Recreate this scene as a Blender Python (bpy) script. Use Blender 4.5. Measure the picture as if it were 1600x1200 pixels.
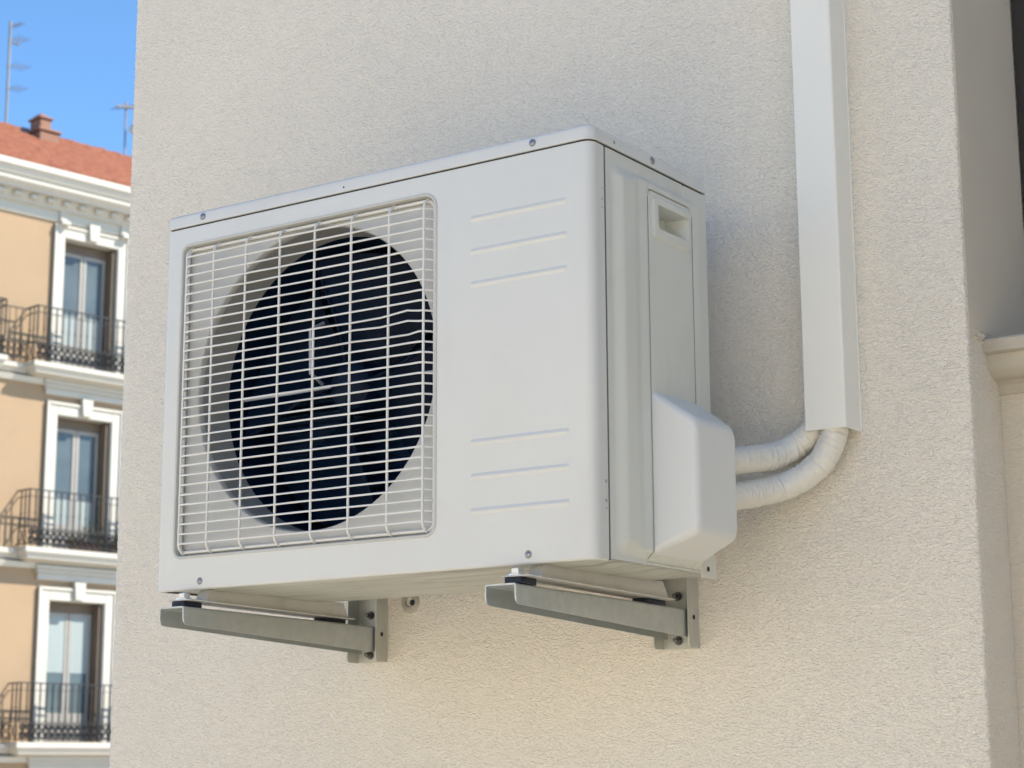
import bpy, bmesh, math, random
from mathutils import Vector, Matrix
random.seed(7)
R = math.radians
PI = math.pi
for o in list(bpy.data.objects): bpy.data.objects.remove(o)
SC = bpy.context.scene
COL = SC.collection

# ------------------------------------------------------------------ camera
YAW, PITCH, ROLL = 0.6011, 0.2000, -0.0044
cam_d = bpy.data.cameras.new('camera'); cam = bpy.data.objects.new('camera', cam_d); COL.objects.link(cam)
fw = Vector((-math.sin(YAW)*math.cos(PITCH), math.cos(YAW)*math.cos(PITCH), math.sin(PITCH)))
r0 = Vector((math.cos(YAW), math.sin(YAW), 0)); u0 = r0.cross(fw)
rr = math.cos(ROLL)*r0+math.sin(ROLL)*u0; uu = -math.sin(ROLL)*r0+math.cos(ROLL)*u0
cam.matrix_world = Matrix(((rr.x, uu.x, -fw.x, 2.1101), (rr.y, uu.y, -fw.y, -2.5554), (rr.z, uu.z, -fw.z, -0.269), (0, 0, 0, 1)))
cam_d.sensor_width = 36; cam_d.lens = 2968.66/1600*36
cam_d.clip_start = 0.05; cam_d.clip_end = 2000
cam_d.dof.use_dof = True; cam_d.dof.focus_distance = 2.75; cam_d.dof.aperture_fstop = 12
SC.camera = cam

# ------------------------------------------------------------------ world, sun, exposure
SUN = Vector((1.133, 0.663, 1.2)).normalized()
EL = math.asin(SUN.z); AZ = math.atan2(SUN.x, SUN.y)
w = bpy.data.worlds.new('World'); SC.world = w; w.use_nodes = True
nt = w.node_tree; nt.nodes.clear()
sky = nt.nodes.new('ShaderNodeTexSky'); sky.sky_type = 'NISHITA'; sky.sun_disc = False
sky.sun_elevation = EL; sky.sun_rotation = AZ; sky.altitude = 3000; sky.air_density = 1.0; sky.dust_density = 0.3; sky.ozone_density = 4.5
bg = nt.nodes.new('ShaderNodeBackground'); bg.inputs['Strength'].default_value = 0.075
wo = nt.nodes.new('ShaderNodeOutputWorld')
tint = nt.nodes.new('ShaderNodeMix'); tint.data_type = 'RGBA'; tint.blend_type = 'MULTIPLY'; tint.inputs['Factor'].default_value = 1.0
tint.inputs['B'].default_value = (0.84, 1.01, 1.0, 1)       # slightly cleaner blue, as the air of the photograph
nt.links.new(sky.outputs[0], tint.inputs['A']); nt.links.new(tint.outputs['Result'], bg.inputs[0]); nt.links.new(bg.outputs[0], wo.inputs[0])
sl = bpy.data.lights.new('sun', 'SUN'); sl.energy = 2.2; sl.angle = R(0.53); sl.color = (1.0, 0.93, 0.82)
so = bpy.data.objects.new('sun', sl); COL.objects.link(so)
so.rotation_euler = SUN.to_track_quat('Z', 'Y').to_euler(); so.location = (20, 3, 20)
SC.view_settings.view_transform = 'Standard'; SC.view_settings.look = 'None'
SC.view_settings.exposure = 2.05; SC.view_settings.gamma = 1.0
SC.render.engine = 'CYCLES'
SC.cycles.max_bounces = 8; SC.cycles.diffuse_bounces = 5

# ------------------------------------------------------------------ materials
def mat(name, col, rough=0.5, metal=0.0, var=0.0, vscale=3.0, bump=0.0, bscale=60.0, bdist=0.002, spec=0.5,
        stain=None, sscale=2.0, samt=0.3, stretch=(1, 1, 1), coat=0.0, detail=4.0):
    m = bpy.data.materials.new(name); m.use_nodes = True
    t = m.node_tree; n = t.nodes; L = t.links; b = n['Principled BSDF']
    b.inputs['Roughness'].default_value = rough; b.inputs['Metallic'].default_value = metal
    b.inputs['Specular IOR Level'].default_value = spec
    b.inputs['Coat Weight'].default_value = coat; b.inputs['Coat Roughness'].default_value = 0.12
    b.inputs['Base Color'].default_value = (*col, 1)
    tc = n.new('ShaderNodeTexCoord'); mp = n.new('ShaderNodeMapping'); mp.inputs['Scale'].default_value = stretch
    L.new(tc.outputs['Object'], mp.inputs[0])
    out = None
    if var > 0:
        nz = n.new('ShaderNodeTexNoise'); nz.inputs['Scale'].default_value = vscale; nz.inputs['Detail'].default_value = 6
        L.new(mp.outputs[0], nz.inputs['Vector'])
        cr = n.new('ShaderNodeMix'); cr.data_type = 'RGBA'
        cr.inputs['A'].default_value = (*[c*(1-var) for c in col], 1); cr.inputs['B'].default_value = (*[min(1, c*(1+var)) for c in col], 1)
        L.new(nz.outputs['Fac'], cr.inputs['Factor']); out = cr.outputs['Result']
    if stain:
        nz = n.new('ShaderNodeTexNoise'); nz.inputs['Scale'].default_value = sscale; nz.inputs['Detail'].default_value = 8
        nz.inputs['Roughness'].default_value = 0.62
        L.new(mp.outputs[0], nz.inputs['Vector'])
        rp = n.new('ShaderNodeMapRange'); rp.inputs['From Min'].default_value = 0.5; rp.inputs['From Max'].default_value = 0.72
        rp.inputs['To Max'].default_value = samt
        L.new(nz.outputs['Fac'], rp.inputs['Value'])
        cr = n.new('ShaderNodeMix'); cr.data_type = 'RGBA'; cr.inputs['B'].default_value = (*stain, 1)
        if out: L.new(out, cr.inputs['A'])
        else: cr.inputs['A'].default_value = (*col, 1)
        L.new(rp.outputs[0], cr.inputs['Factor']); out = cr.outputs['Result']
    if out: L.new(out, b.inputs['Base Color'])
    if bump > 0:
        nz = n.new('ShaderNodeTexNoise'); nz.inputs['Scale'].default_value = bscale; nz.inputs['Detail'].default_value = detail
        L.new(mp.outputs[0], nz.inputs['Vector'])
        bp = n.new('ShaderNodeBump'); bp.inputs['Strength'].default_value = bump; bp.inputs['Distance'].default_value = bdist
        L.new(nz.outputs['Fac'], bp.inputs['Height']); L.new(bp.outputs[0], b.inputs['Normal'])
    return m

def stucco(name, col, amp=0.0022, scale=105.0):
    m = bpy.data.materials.new(name); m.use_nodes = True
    t = m.node_tree; n = t.nodes; L = t.links; b = n['Principled BSDF']
    b.inputs['Roughness'].default_value = 0.82; b.inputs['Specular IOR Level'].default_value = 0.3
    tc = n.new('ShaderNodeTexCoord')
    def noise(s, d, dist=0.0, r=0.5):
        z = n.new('ShaderNodeTexNoise'); z.inputs['Scale'].default_value = s; z.inputs['Detail'].default_value = d
        z.inputs['Distortion'].default_value = dist; z.inputs['Roughness'].default_value = r
        L.new(tc.outputs['Object'], z.inputs['Vector']); return z.outputs['Fac']
    def math_(op, a, bb):
        k = n.new('ShaderNodeMath'); k.operation = op
        for i, v in enumerate((a, bb)):
            if isinstance(v, (int, float)): k.inputs[i].default_value = v
            else: L.new(v, k.inputs[i])
        return k.outputs[0]
    mp = n.new('ShaderNodeMapping'); mp.inputs['Scale'].default_value = (0.55, 0.55, 1.0); mp.inputs['Rotation'].default_value = (0, 0.12, 0)
    L.new(tc.outputs['Object'], mp.inputs[0])
    def noise2(s, d, dist=0.0, r=0.5):
        z = n.new('ShaderNodeTexNoise'); z.inputs['Scale'].default_value = s; z.inputs['Detail'].default_value = d
        z.inputs['Distortion'].default_value = dist; z.inputs['Roughness'].default_value = r
        L.new(mp.outputs[0], z.inputs['Vector']); return z.outputs['Fac']
    a = noise2(scale, 1.5, 1.1)
    c = noise(scale*0.22, 2.0, 0.5); f = noise(scale*2.2, 2.0)
    h = math_('ADD', math_('ADD', math_('MULTIPLY', a, 0.9), math_('MULTIPLY', c, 0.5)), math_('MULTIPLY', f, 0.10))
    big = noise(2.2, 3.0)
    h2 = math_('ADD', h, math_('MULTIPLY', big, 1.6))
    bp = n.new('ShaderNodeBump'); bp.inputs['Strength'].default_value = 1.0; bp.inputs['Distance'].default_value = amp
    L.new(h2, bp.inputs['Height']); L.new(bp.outputs[0], b.inputs['Normal'])
    m1 = n.new('ShaderNodeMix'); m1.data_type = 'RGBA'
    m1.inputs['A'].default_value = (*[x*0.93 for x in col], 1); m1.inputs['B'].default_value = (*[min(1, x*1.06) for x in col], 1)
    L.new(noise(1.7, 6.0, 0.2, 0.6), m1.inputs['Factor'])
    m2 = n.new('ShaderNodeMix'); m2.data_type = 'RGBA'
    m2.inputs['B'].default_value = (col[0]*0.72, col[1]*0.70, col[2]*0.66, 1)  # low spots of the relief toned down, cavity shade put into the colour
    L.new(m1.outputs['Result'], m2.inputs['A'])
    k = n.new('ShaderNodeMapRange'); k.inputs['From Min'].default_value = 0.50; k.inputs['From Max'].default_value = 0.72
    k.inputs['To Min'].default_value = 0.10; k.inputs['To Max'].default_value = 0.0
    L.new(h, k.inputs['Value']); L.new(k.outputs[0], m2.inputs['Factor'])
    L.new(m2.outputs['Result'], b.inputs['Base Color'])
    return m

M = {}
M['stucco'] = stucco('cream_stucco', (0.85, 0.79, 0.68), 0.0045, 335)
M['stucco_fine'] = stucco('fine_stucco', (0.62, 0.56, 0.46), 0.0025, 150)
M['sill'] = mat('painted_stone', (0.46, 0.425, 0.35), 0.7, var=0.12, vscale=14, bump=0.5, bscale=120, bdist=0.001, stain=(0.30, 0.26, 0.20), sscale=18, samt=0.35)
M['jamb'] = mat('taupe_render', (0.78, 0.69, 0.55), 0.7, var=0.08, vscale=4, bump=0.2, bscale=30, bdist=0.0008)
M['dark_frame'] = mat('dark_window_frame', (0.035, 0.033, 0.032), 0.4)
M['paint'] = mat('white_enamel', (0.665, 0.672, 0.638), 0.18, var=0.025, vscale=5, bump=0.10, bscale=260, bdist=0.0004, spec=0.5,
                 stain=(0.50, 0.47, 0.42), sscale=3.5, samt=0.16, detail=2)
M['plastic'] = mat('white_plastic', (0.705, 0.715, 0.69), 0.33, var=0.02, vscale=6, bump=0.08, bscale=200, bdist=0.0004)
M['side'] = mat('side_enamel', (0.655, 0.665, 0.60), 0.34, var=0.04, vscale=7, stain=(0.40, 0.37, 0.31), sscale=9, samt=0.22, bump=0.12, bscale=200, bdist=0.0004, stretch=(1, 1, 0.5))
M['wire'] = mat('coated_wire', (0.74, 0.73, 0.685), 0.32, var=0.05, vscale=30)
M['recess'] = mat('recess_enamel', (0.53, 0.53, 0.495), 0.4, var=0.05, vscale=8, stain=(0.42, 0.38, 0.31), sscale=16, samt=0.3)
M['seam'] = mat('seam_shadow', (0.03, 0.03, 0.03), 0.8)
M['navy'] = mat('navy_plastic', (0.0030, 0.0110, 0.030), 0.55, spec=0.15, var=0.3, vscale=20)
M['blade'] = mat('blade_plastic', (0.0022, 0.0085, 0.024), 0.5, spec=0.12, var=0.3, vscale=20)
M['coil'] = mat('coil_fins', (0.012, 0.034, 0.085), 0.45, var=0.5, vscale=40)
M['base'] = mat('base_pan_steel', (0.52, 0.52, 0.44), 0.42, var=0.3, vscale=6, stain=(0.22, 0.21, 0.15), sscale=4.2, samt=0.9, stretch=(0.7, 7, 1), bump=0.25, bscale=9, bdist=0.004)
M['foot'] = mat('foot_steel', (0.62, 0.60, 0.55), 0.4, var=0.08, vscale=20, stain=(0.3, 0.27, 0.2), sscale=20, samt=0.3)
M['rubber'] = mat('dark_rubber', (0.012, 0.016, 0.03), 0.6, bump=0.2, bscale=80)
M['zinc'] = mat('zinc_bolt', (0.66, 0.68, 0.70), 0.28, metal=0.9, var=0.1, vscale=80)
M['screw'] = mat('screw_steel', (0.34, 0.34, 0.35), 0.32, metal=0.85)
M['screw_dark'] = mat('aged_screw', (0.16, 0.16, 0.15), 0.45, metal=0.6)
M['duct'] = mat('cream_trunking', (0.82, 0.81, 0.735), 0.33, var=0.02, vscale=4, bump=0.06, bscale=15, bdist=0.002)
M['tape'] = mat('wrapping_tape', (0.73, 0.71, 0.635), 0.34, var=0.06, vscale=30, bump=0.9, bscale=70, bdist=0.0035, stretch=(1, 1, 1), stain=(0.5, 0.45, 0.36), sscale=30, samt=0.25)

def galv(name, col):
    m = mat(name, col, 0.42, metal=0.75, var=0.1, vscale=6, stain=(0.62, 0.64, 0.62), sscale=45, samt=0.35)
    t = m.node_tree; n = t.nodes; L = t.links; b = n['Principled BSDF']
    tc = n.new('ShaderNodeTexCoord'); v = n.new('ShaderNodeTexVoronoi'); v.inputs['Scale'].default_value = 90
    L.new(tc.outputs['Object'], v.inputs['Vector'])
    r = n.new('ShaderNodeMapRange'); r.inputs['To Min'].default_value = 0.34; r.inputs['To Max'].default_value = 0.55
    sx = n.new('ShaderNodeSeparateColor'); L.new(v.outputs['Color'], sx.inputs[0]); L.new(sx.outputs[0], r.inputs['Value'])
    L.new(r.outputs[0], b.inputs['Roughness'])
    return m
M['galv'] = galv('galvanised_steel', (0.50, 0.53, 0.52))
M['galv_light'] = mat('painted_steel', (0.50, 0.50, 0.44), 0.4, metal=0.2, var=0.1, vscale=18, stain=(0.3, 0.28, 0.21), sscale=22, samt=0.4)

# far building
M['tan'] = mat('tan_render', (0.31, 0.215, 0.128), 0.85, var=0.07, vscale=0.9, stain=(0.25, 0.18, 0.115), sscale=1.1, samt=0.45, bump=0.3, bscale=6, bdist=0.01)
M['white'] = mat('white_stone_trim', (0.43, 0.41, 0.36), 0.7, var=0.05, vscale=2, stain=(0.5, 0.46, 0.38), sscale=2.4, samt=0.4, bump=0.3, bscale=8, bdist=0.01)
M['iron'] = mat('wrought_iron', (0.010, 0.0095, 0.010), 0.6)
M['pane'] = mat('window_glass', (0.085, 0.105, 0.11), 0.06, spec=0.45, var=0.5, vscale=1.2)
M['curtain'] = mat('pale_curtain', (0.26, 0.30, 0.29), 0.5, var=0.1, vscale=3, stretch=(8, 1, 0.3))
M['sash'] = mat('grey_painted_wood', (0.27, 0.255, 0.23), 0.6, var=0.1, vscale=5)
M['brown'] = mat('brown_shutter_wood', (0.12, 0.088, 0.06), 0.65, var=0.2, vscale=6)
M['brick'] = mat('terracotta_brick', (0.25, 0.125, 0.08), 0.85, var=0.15, vscale=8)
M['lead'] = mat('weathered_metal', (0.24, 0.23, 0.22), 0.5, metal=0.4, var=0.1)
M['ground'] = mat('pale_street_paving', (0.62, 0.55, 0.45), 0.9, var=0.2, vscale=0.6, bump=0.3, bscale=20, bdist=0.01)
M['paving'] = mat('pale_stone_paving', (0.68, 0.60, 0.48), 0.85, var=0.12, vscale=0.8, bump=0.3, bscale=10, bdist=0.01)
M['opp'] = mat('cream_render', (0.80, 0.72, 0.60), 0.85, var=0.08, vscale=0.5)

def tile_mat():
    m = bpy.data.materials.new('terracotta_roof_tiles'); m.use_nodes = True
    t = m.node_tree; n = t.nodes; L = t.links; b = n['Principled BSDF']; b.inputs['Roughness'].default_value = 0.85
    tc = n.new('ShaderNodeTexCoord')
    nz = n.new('ShaderNodeTexNoise'); nz.inputs['Scale'].default_value = 5; nz.inputs['Detail'].default_value = 6
    mp = n.new('ShaderNodeMapping'); mp.inputs['Scale'].default_value = (1, 1, 3); L.new(tc.outputs['Object'], mp.inputs[0]); L.new(mp.outputs[0], nz.inputs['Vector'])
    cr = n.new('ShaderNodeValToRGB'); e = cr.color_ramp.elements
    e[0].position = 0.3; e[0].color = (0.14, 0.040, 0.018, 1); e[1].position = 0.72; e[1].color = (0.25, 0.090, 0.044, 1)
    k = cr.color_ramp.elements.new(0.5); k.color = (0.205, 0.062, 0.028, 1)
    L.new(nz.outputs['Fac'], cr.inputs[0]); L.new(cr.outputs[0], b.inputs['Base Color'])
    return m
M['tiles'] = tile_mat()

# ------------------------------------------------------------------ mesh builder
class MB:
    def __init__(s): s.v = []; s.f = []; s.mi = []; s.cur = 0
    def add(s, vs, fs):
        k = len(s.v); s.v += [tuple(p) for p in vs]; s.f += [[i+k for i in f] for f in fs]; s.mi += [s.cur]*len(fs); return s
    def box(s, x0, x1, y0, y1, z0, z1, bev=0.0, seg=2):
        if bev <= 0:
            return s.add([(x0,y0,z0),(x1,y0,z0),(x1,y1,z0),(x0,y1,z0),(x0,y0,z1),(x1,y0,z1),(x1,y1,z1),(x0,y1,z1)],
                [[0,3,2,1],[4,5,6,7],[0,1,5,4],[1,2,6,5],[2,3,7,6],[3,0,4,7]])
        bm = bmesh.new(); bmesh.ops.create_cube(bm, size=1)
        for q in bm.verts: q.co = Vector(((x0+x1)/2+q.co.x*(x1-x0), (y0+y1)/2+q.co.y*(y1-y0), (z0+z1)/2+q.co.z*(z1-z0)))
        bmesh.ops.bevel(bm, geom=list(bm.edges), offset=bev, segments=seg, profile=0.5, affect='EDGES')
        return s.bm(bm)
    def bm(s, bm):
        bm.verts.ensure_lookup_table(); bm.verts.index_update()
        s.add([tuple(q.co) for q in bm.verts], [[q.index for q in f.verts] for f in bm.faces]); bm.free(); return s
    def prism(s, poly, axis, a, b, cap=True):
        # poly is a list of 2d points in the two other axes (in x,y,z order)
        def p(q, t): return {0: (t, q[0], q[1]), 1: (q[0], t, q[1]), 2: (q[0], q[1], t)}[axis]
        n = len(poly); vs = [p(q, a) for q in poly]+[p(q, b) for q in poly]
        fs = [[i, (i+1) % n, (i+1) % n+n, i+n] for i in range(n)]
        if cap: fs += [list(range(n))[::-1], [i+n for i in range(n)]]
        return s.add(vs, fs)
    def tube(s, pts, r, n=8, closed=False, rad=None, cap=True):
        pts = [Vector(p) for p in pts]; N = len(pts); vs = []; up = None
        for i, p in enumerate(pts):
            if closed: t = (pts[(i+1) % N]-pts[i-1]).normalized()
            else: t = (pts[min(i+1, N-1)]-pts[max(i-1, 0)]).normalized()
            if up is None:
                up = Vector((0, 0, 1)) if abs(t.z) < 0.9 else Vector((1, 0, 0))
            a = t.cross(up).normalized(); b = a.cross(t).normalized(); up = b
            for k in range(n):
                an = 2*PI*k/n; q = rad(i, an) if rad else r
                vs.append(p+a*math.cos(an)*q+b*math.sin(an)*q)
        fs = []
        for i in range(N if closed else N-1):
            j = (i+1) % N
            for k in range(n):
                l = (k+1) % n; fs.append([i*n+k, i*n+l, j*n+l, j*n+k])
        if not closed and cap: fs += [[k for k in range(n)][::-1], [(N-1)*n+k for k in range(n)]]
        return s.add(vs, fs)
    def lathe(s, prof, c, axis, n=24):
        # prof: list of (radius, along); axis: unit Vector
        ax = Vector(axis).normalized(); a = ax.orthogonal().normalized(); b = ax.cross(a); c = Vector(c)
        vs = []
        for (r, h) in prof:
            for k in range(n):
                t = 2*PI*k/n; vs.append(c+ax*h+(a*math.cos(t)+b*math.sin(t))*r)
        fs = []
        for i in range(len(prof)-1):
            for k in range(n):
                l = (k+1) % n; fs.append([i*n+k, i*n+l, (i+1)*n+l, (i+1)*n+k])
        fs.append([k for k in range(n)][::-1]); fs.append([(len(prof)-1)*n+k for k in range(n)])
        return s.add(vs, fs)
    def grid(s, us, ws, fn, hole=None):
        k = len(us); vs = [fn(a, b) for b in ws for a in us]; fs = []
        for j in range(len(ws)-1):
            for i in range(k-1):
                if hole and hole((us[i]+us[i+1])/2, (ws[j]+ws[j+1])/2): continue
                fs.append([j*k+i, j*k+i+1, (j+1)*k+i+1, (j+1)*k+i])
        return s.add(vs, fs)
    def fill(s, loops, fn):
        # planar region bounded by 2d loops (first outer, others holes) mapped by fn(a,b)
        bm = bmesh.new(); es = []
        for lp in loops:
            vv = [bm.verts.new((a, b, 0)) for a, b in lp]
            es += [bm.edges.new((vv[i], vv[(i+1) % len(vv)])) for i in range(len(vv))]
        bmesh.ops.triangle_fill(bm, use_beauty=True, use_dissolve=False, edges=es)
        for q in bm.verts: q.co = Vector(fn(q.co.x, q.co.y))
        return s.bm(bm)
    def build(s, name, m, parent=None, smooth=35, loc=None, fixn=True):
        me = bpy.data.meshes.new(name); off = Vector(parent['_o']) if parent is not None and '_o' in parent else Vector((0, 0, 0))
        if loc is not None: off = Vector(loc)
        me.from_pydata([tuple(Vector(p)-off) for p in s.v], [], s.f); me.update()
        ms = m if isinstance(m, list) else [m]
        for q in ms: me.materials.append(q)
        if len(ms) > 1:
            for p, i in zip(me.polygons, s.mi): p.material_index = i
        if fixn:
            bm = bmesh.new(); bm.from_mesh(me); bmesh.ops.remove_doubles(bm, verts=bm.verts, dist=0.00002); bmesh.ops.recalc_face_normals(bm, faces=bm.faces); bm.to_mesh(me); bm.free()
        if smooth:
            me.shade_smooth(); me.set_sharp_from_angle(angle=R(smooth))
        o = bpy.data.objects.new(name, me); COL.objects.link(o)
        if parent is not None: o.parent = parent
        if loc is not None: o.location = loc
        o['_o'] = tuple(off)
        return o

def empty(name, loc=(0, 0, 0), rz=0.0, local=False):
    o = bpy.data.objects.new(name, None); COL.objects.link(o); o.location = loc; o.rotation_euler.z = rz
    o.empty_display_size = 0.1; o['_o'] = (0, 0, 0) if local else tuple(loc)
    return o
def tag(o, label=None, cat=None, group=None, kind=None):
    if label: o['label'] = label
    if cat: o['category'] = cat
    if group: o['group'] = group
    if kind: o['kind'] = kind
    return o
def sub(o, parent):     # a child of a part whose mesh shares that part's origin
    o.parent = parent; return o
def wnorm(o):
    m = o.modifiers.new('weighted', 'WEIGHTED_NORMAL'); m.keep_sharp = True; m.weight = 80; return o
def rrect(x0, x1, z0, z1, r, n=6):
    if not isinstance(r, (list, tuple)): r = [r]*4       # BL, BR, TR, TL
    out = []
    for (cx, cz, rad, a0) in ((x0+r[0], z0+r[0], r[0], 180), (x1-r[1], z0+r[1], r[1], 270), (x1-r[2], z1-r[2], r[2], 0), (x0+r[3], z1-r[3], r[3], 90)):
        for k in range(n+1):
            t = R(a0+90*k/n); out.append((cx+rad*math.cos(t), cz+rad*math.sin(t)))
    return out
def sstep(a, b, x):
    t = max(0, min(1, (x-a)/(b-a))); return t*t*(3-2*t)
def lins(a, b, n): return [a+(b-a)*i/n for i in range(n+1)]
def catmull(P, n=8):
    P = [Vector(p) for p in P]; P = [P[0]*2-P[1]]+P+[P[-1]*2-P[-2]]; out = []
    for i in range(1, len(P)-2):
        for k in range(n):
            t = k/n; a, b, c, d = P[i-1:i+3]
            out.append(0.5*((2*b)+(c-a)*t+(2*a-5*b+4*c-d)*t*t+(3*b-a-3*c+d)*t**3))
    out.append(P[-2]); return out

# ================================================================== SETTING
g = MB(); g.box(-400, 400, -400, 400, -7.0, -6.8)
tag(g.build('ground', M['ground'], smooth=0), 'pale stone paved street far below', kind='structure')
g = MB(); g.box(-24.5, 30, -13.9, -0.9, -6.78, -6.68)
tag(g.build('pavement', M['paving'], smooth=0), kind='structure')

# ---- near building with the cream stucco wall
XL, XR = -0.5607, 1.1485
nb = empty('building', (XR, 0, -6.8))
tag(nb, 'cream textured stucco building corner that carries the air conditioner and trunking, window recess at right', 'building')
def jit(z, s=0.0011):
    return s*(math.sin(z*311)+math.sin(z*733+1.3)+0.8*math.sin(z*1570+.4)+.6*math.sin(z*97+2))*0.5
def pier():
    b = MB(); zs = [-6.8, -3]+lins(-0.6, 1.6, 900)+[1.8, 2.6]
    # pier outline going round; both front corners slightly rounded and rough like trowelled render
    rows = []
    for z in zs:
        a, c = jit(z), jit(z+7.7)
        rows.append([(XL+0.0, 8.0, z), (XL+a, 0.006, z), (XL+0.0018+a, 0.0018, z), (XL+0.006+a, 0, z), (XL+0.03, 0, z),
                     (XR-0.03, 0, z), (XR-0.004+c, 0, z), (XR-0.0012+c, 0.0014, z), (XR+c*0.6, 0.005, z), (XR, 0.02, z), (XR, 0.119 if z < 0.3352 else 0.55, z)])
    n = len(rows[0]); vs = [p for r in rows for p in r]; fs = []
    for j in range(len(rows)-1):
        for i in range(n-1): fs.append([j*n+i, j*n+i+1, (j+1)*n+i+1, (j+1)*n+i])
    b.add(vs, fs)
    return b
pier().build('wall', M['stucco'], nb, smooth=50, fixn=False)
b = MB()
b.box(2.35, 15.0, 0, 8.0, -6.8, 2.6)                      # rest of the front to the right of the window
b.box(XR+0.001, 2.349, 0.0, 8.0, 2.4, 2.6)                  # above the window
b.build('wall', M['stucco'], nb, smooth=0)
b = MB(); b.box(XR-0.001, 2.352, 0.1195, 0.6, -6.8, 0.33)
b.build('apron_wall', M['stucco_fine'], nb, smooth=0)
b = MB(); b.box(XL+0.02, 14.9, 7.9, 8.0, -6.8, 2.5); b.box(XL-0.05, 15.1, -0.05, 8.05, 2.6, 2.8)
b.box(4.4, 5.2, -2.7, -0.06, -6.8, 2.5)  # unseen side wing, added to keep light off the right-hand faces
b.build('parapet_and_light_block', M['stucco'], nb, smooth=0)
# pipe sleeve in the wall, mostly hidden behind the unit
b = MB(); b.lathe([(0.006, -0.01), (0.009, 0.005), (0.0125, 0.006), (0.016, 0.004), (0.0185, 0.0015), (0.020, -0.001)], (0.148, 0, 0.0085), (0, -1, 0), 28)
b.v = [(x, y+0.0007*math.sin(x*900)*math.cos(z*700), z) for x, y, z in b.v]
b.build('pipe_sleeve', M['sill'], nb, smooth=50)
b = MB(); b.lathe([(0.0052, 0), (0.0052, 0.0004)], (0.1565, 0-0.0060, 0.0065), (0, -1, 0), 24); b.build('pipe_sleeve_hole', M['rubber'] if 'rubber' in M else M['dark_frame'], nb)
# moulded sill
prof = [(0.20, 0.268), (0.116, 0.268), (0.112, 0.281), (0.108, 0.283)]
for k in range(9):
    t = k/8; a = R(90*t); prof.append((0.104-0.034*math.sin(a)**1.0*1.0+0.0*t, 0.286+0.034*(1-math.cos(a))))
prof += [(0.062, 0.3205), (0.058, 0.3225), (0.056, 0.3385), (0.058, 0.3415), (0.064, 0.3425), (0.56, 0.355), (0.56, 0.268)]
b = MB(); b.prism(prof, 0, XR-0.002, 2.351); sill = b.build('window_sill', M['sill'], nb, smooth=30)
# chipped mortar at the sill end
b = MB(); rn = random.Random(4)
for (yy, zz, ry, rz_) in ((0.048, 0.346, 0.011, 0.006), (0.036, 0.340, 0.012, 0.0035), (0.060, 0.347, 0.006, 0.008), (0.026, 0.3385, 0.008, 0.0025), (0.052, 0.335, 0.004, 0.004)):
    ring_ = [(yy+ry*math.cos(a)*rn.uniform(.55, 1.1), zz+rz_*math.sin(a)*rn.uniform(.5, 1.2)) for a in [2*PI*k/11 for k in range(11)]]
    n_ = len(ring_); cc = (XR+0.0045, yy, zz)
    vs = [(XR-0.0005, y, z) for y, z in ring_]+[(XR+0.0028, yy+(y-yy)*.7, zz+(z-zz)*.7) for y, z in ring_]+[cc]
    b.add(vs, [[i, (i+1) % n_, (i+1) % n_+n_, i+n_] for i in range(n_)]+[[i+n_, (i+1) % n_+n_, 2*n_] for i in range(n_)])
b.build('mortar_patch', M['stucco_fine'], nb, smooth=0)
# smooth grey jamb lining above the sill
b = MB(); b.box(XR+0.0002, XR+0.0008, 0.006, 0.262, 0.353, 2.398); b.box(XR+0.0002, XR+0.0008, 0.006, 0.055, 0.338, 0.3525)
b.build('jamb', M['jamb'], nb, smooth=40)
wn = MB()
wn.box(XR+0.002, XR+0.055, 0.262, 0.35, 0.354, 2.38, 0.004); wn.box(2.29, 2.345, 0.287, 0.35, 0.354, 2.38, 0.004)
wn.box(XR+0.056, 2.289, 0.29, 0.35, 2.31, 2.38, 0.004); wn.box(XR+0.056, 2.289, 0.29, 0.35, 0.354, 0.41, 0.004); wn.box(1.72, 1.77, 0.29, 0.35, 0.411, 2.309, 0.004)
wf = wn.build('window', M['dark_frame'], nb)
b = MB(); b.box(XR+0.05, 2.30, 0.318, 0.324, 0.40, 2.32); sub(b.build('pane', M['pane'], nb, smooth=0), wf).location = (0, 0, 0)

# ================================================================== AIR CONDITIONER
W, H, YF, YB = 0.7972, 0.60, -0.4475, -0.1247
LID = 0.0222
ac = empty('air_conditioner', (W/2, -0.286, 0.0))
tag(ac, 'white air conditioner outdoor unit with wire fan grille, hung on the stucco wall', 'air conditioner')
ZT = H-LID-0.0022
# --- front panel
GX0, GX1, GZ0, GZ1 = 0.0335, 0.5325, 0.0515, 0.5455
b = MB()
XS = 0.560
rE = 0.004
hole0 = rrect(GX0, GX1, GZ0, GZ1, [0.014, 0.016, 0.022, 0.012], 7)
b.fill([[(0.004, rE), (XS, rE), (XS, ZT-0.0015), (0.004, ZT-0.0015)], hole0], lambda x, z: (x, YF, z))
def gro(x, z):
    d = 0.0
    for zc in (0.4955, 0.4475, 0.3995, 0.174, 0.126, 0.078):
        t = z-zc
        if abs(t) < 0.0052:
            e = sstep(0.5935, 0.598, x)*(1-sstep(0.753, 0.758, x))
            d = max(d, (0.5+0.5*math.cos(PI*t/0.0052))*e*0.0016)
    return YF-d
zs = [rE, 0.03]
for zc in (0.078, 0.126, 0.174, 0.3995, 0.4475, 0.4955): zs += lins(zc-0.0056, zc+0.0056, 12)
zs += [0.53, ZT-0.0015]
xs = [XS, 0.59]+lins(0.5932, 0.5985, 5)+[0.62, 0.70]+lins(0.7525, 0.7585, 5)+[0.766, W-0.0150]
b.grid(xs, zs, lambda x, z: (x, gro(x, z), z))
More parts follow.
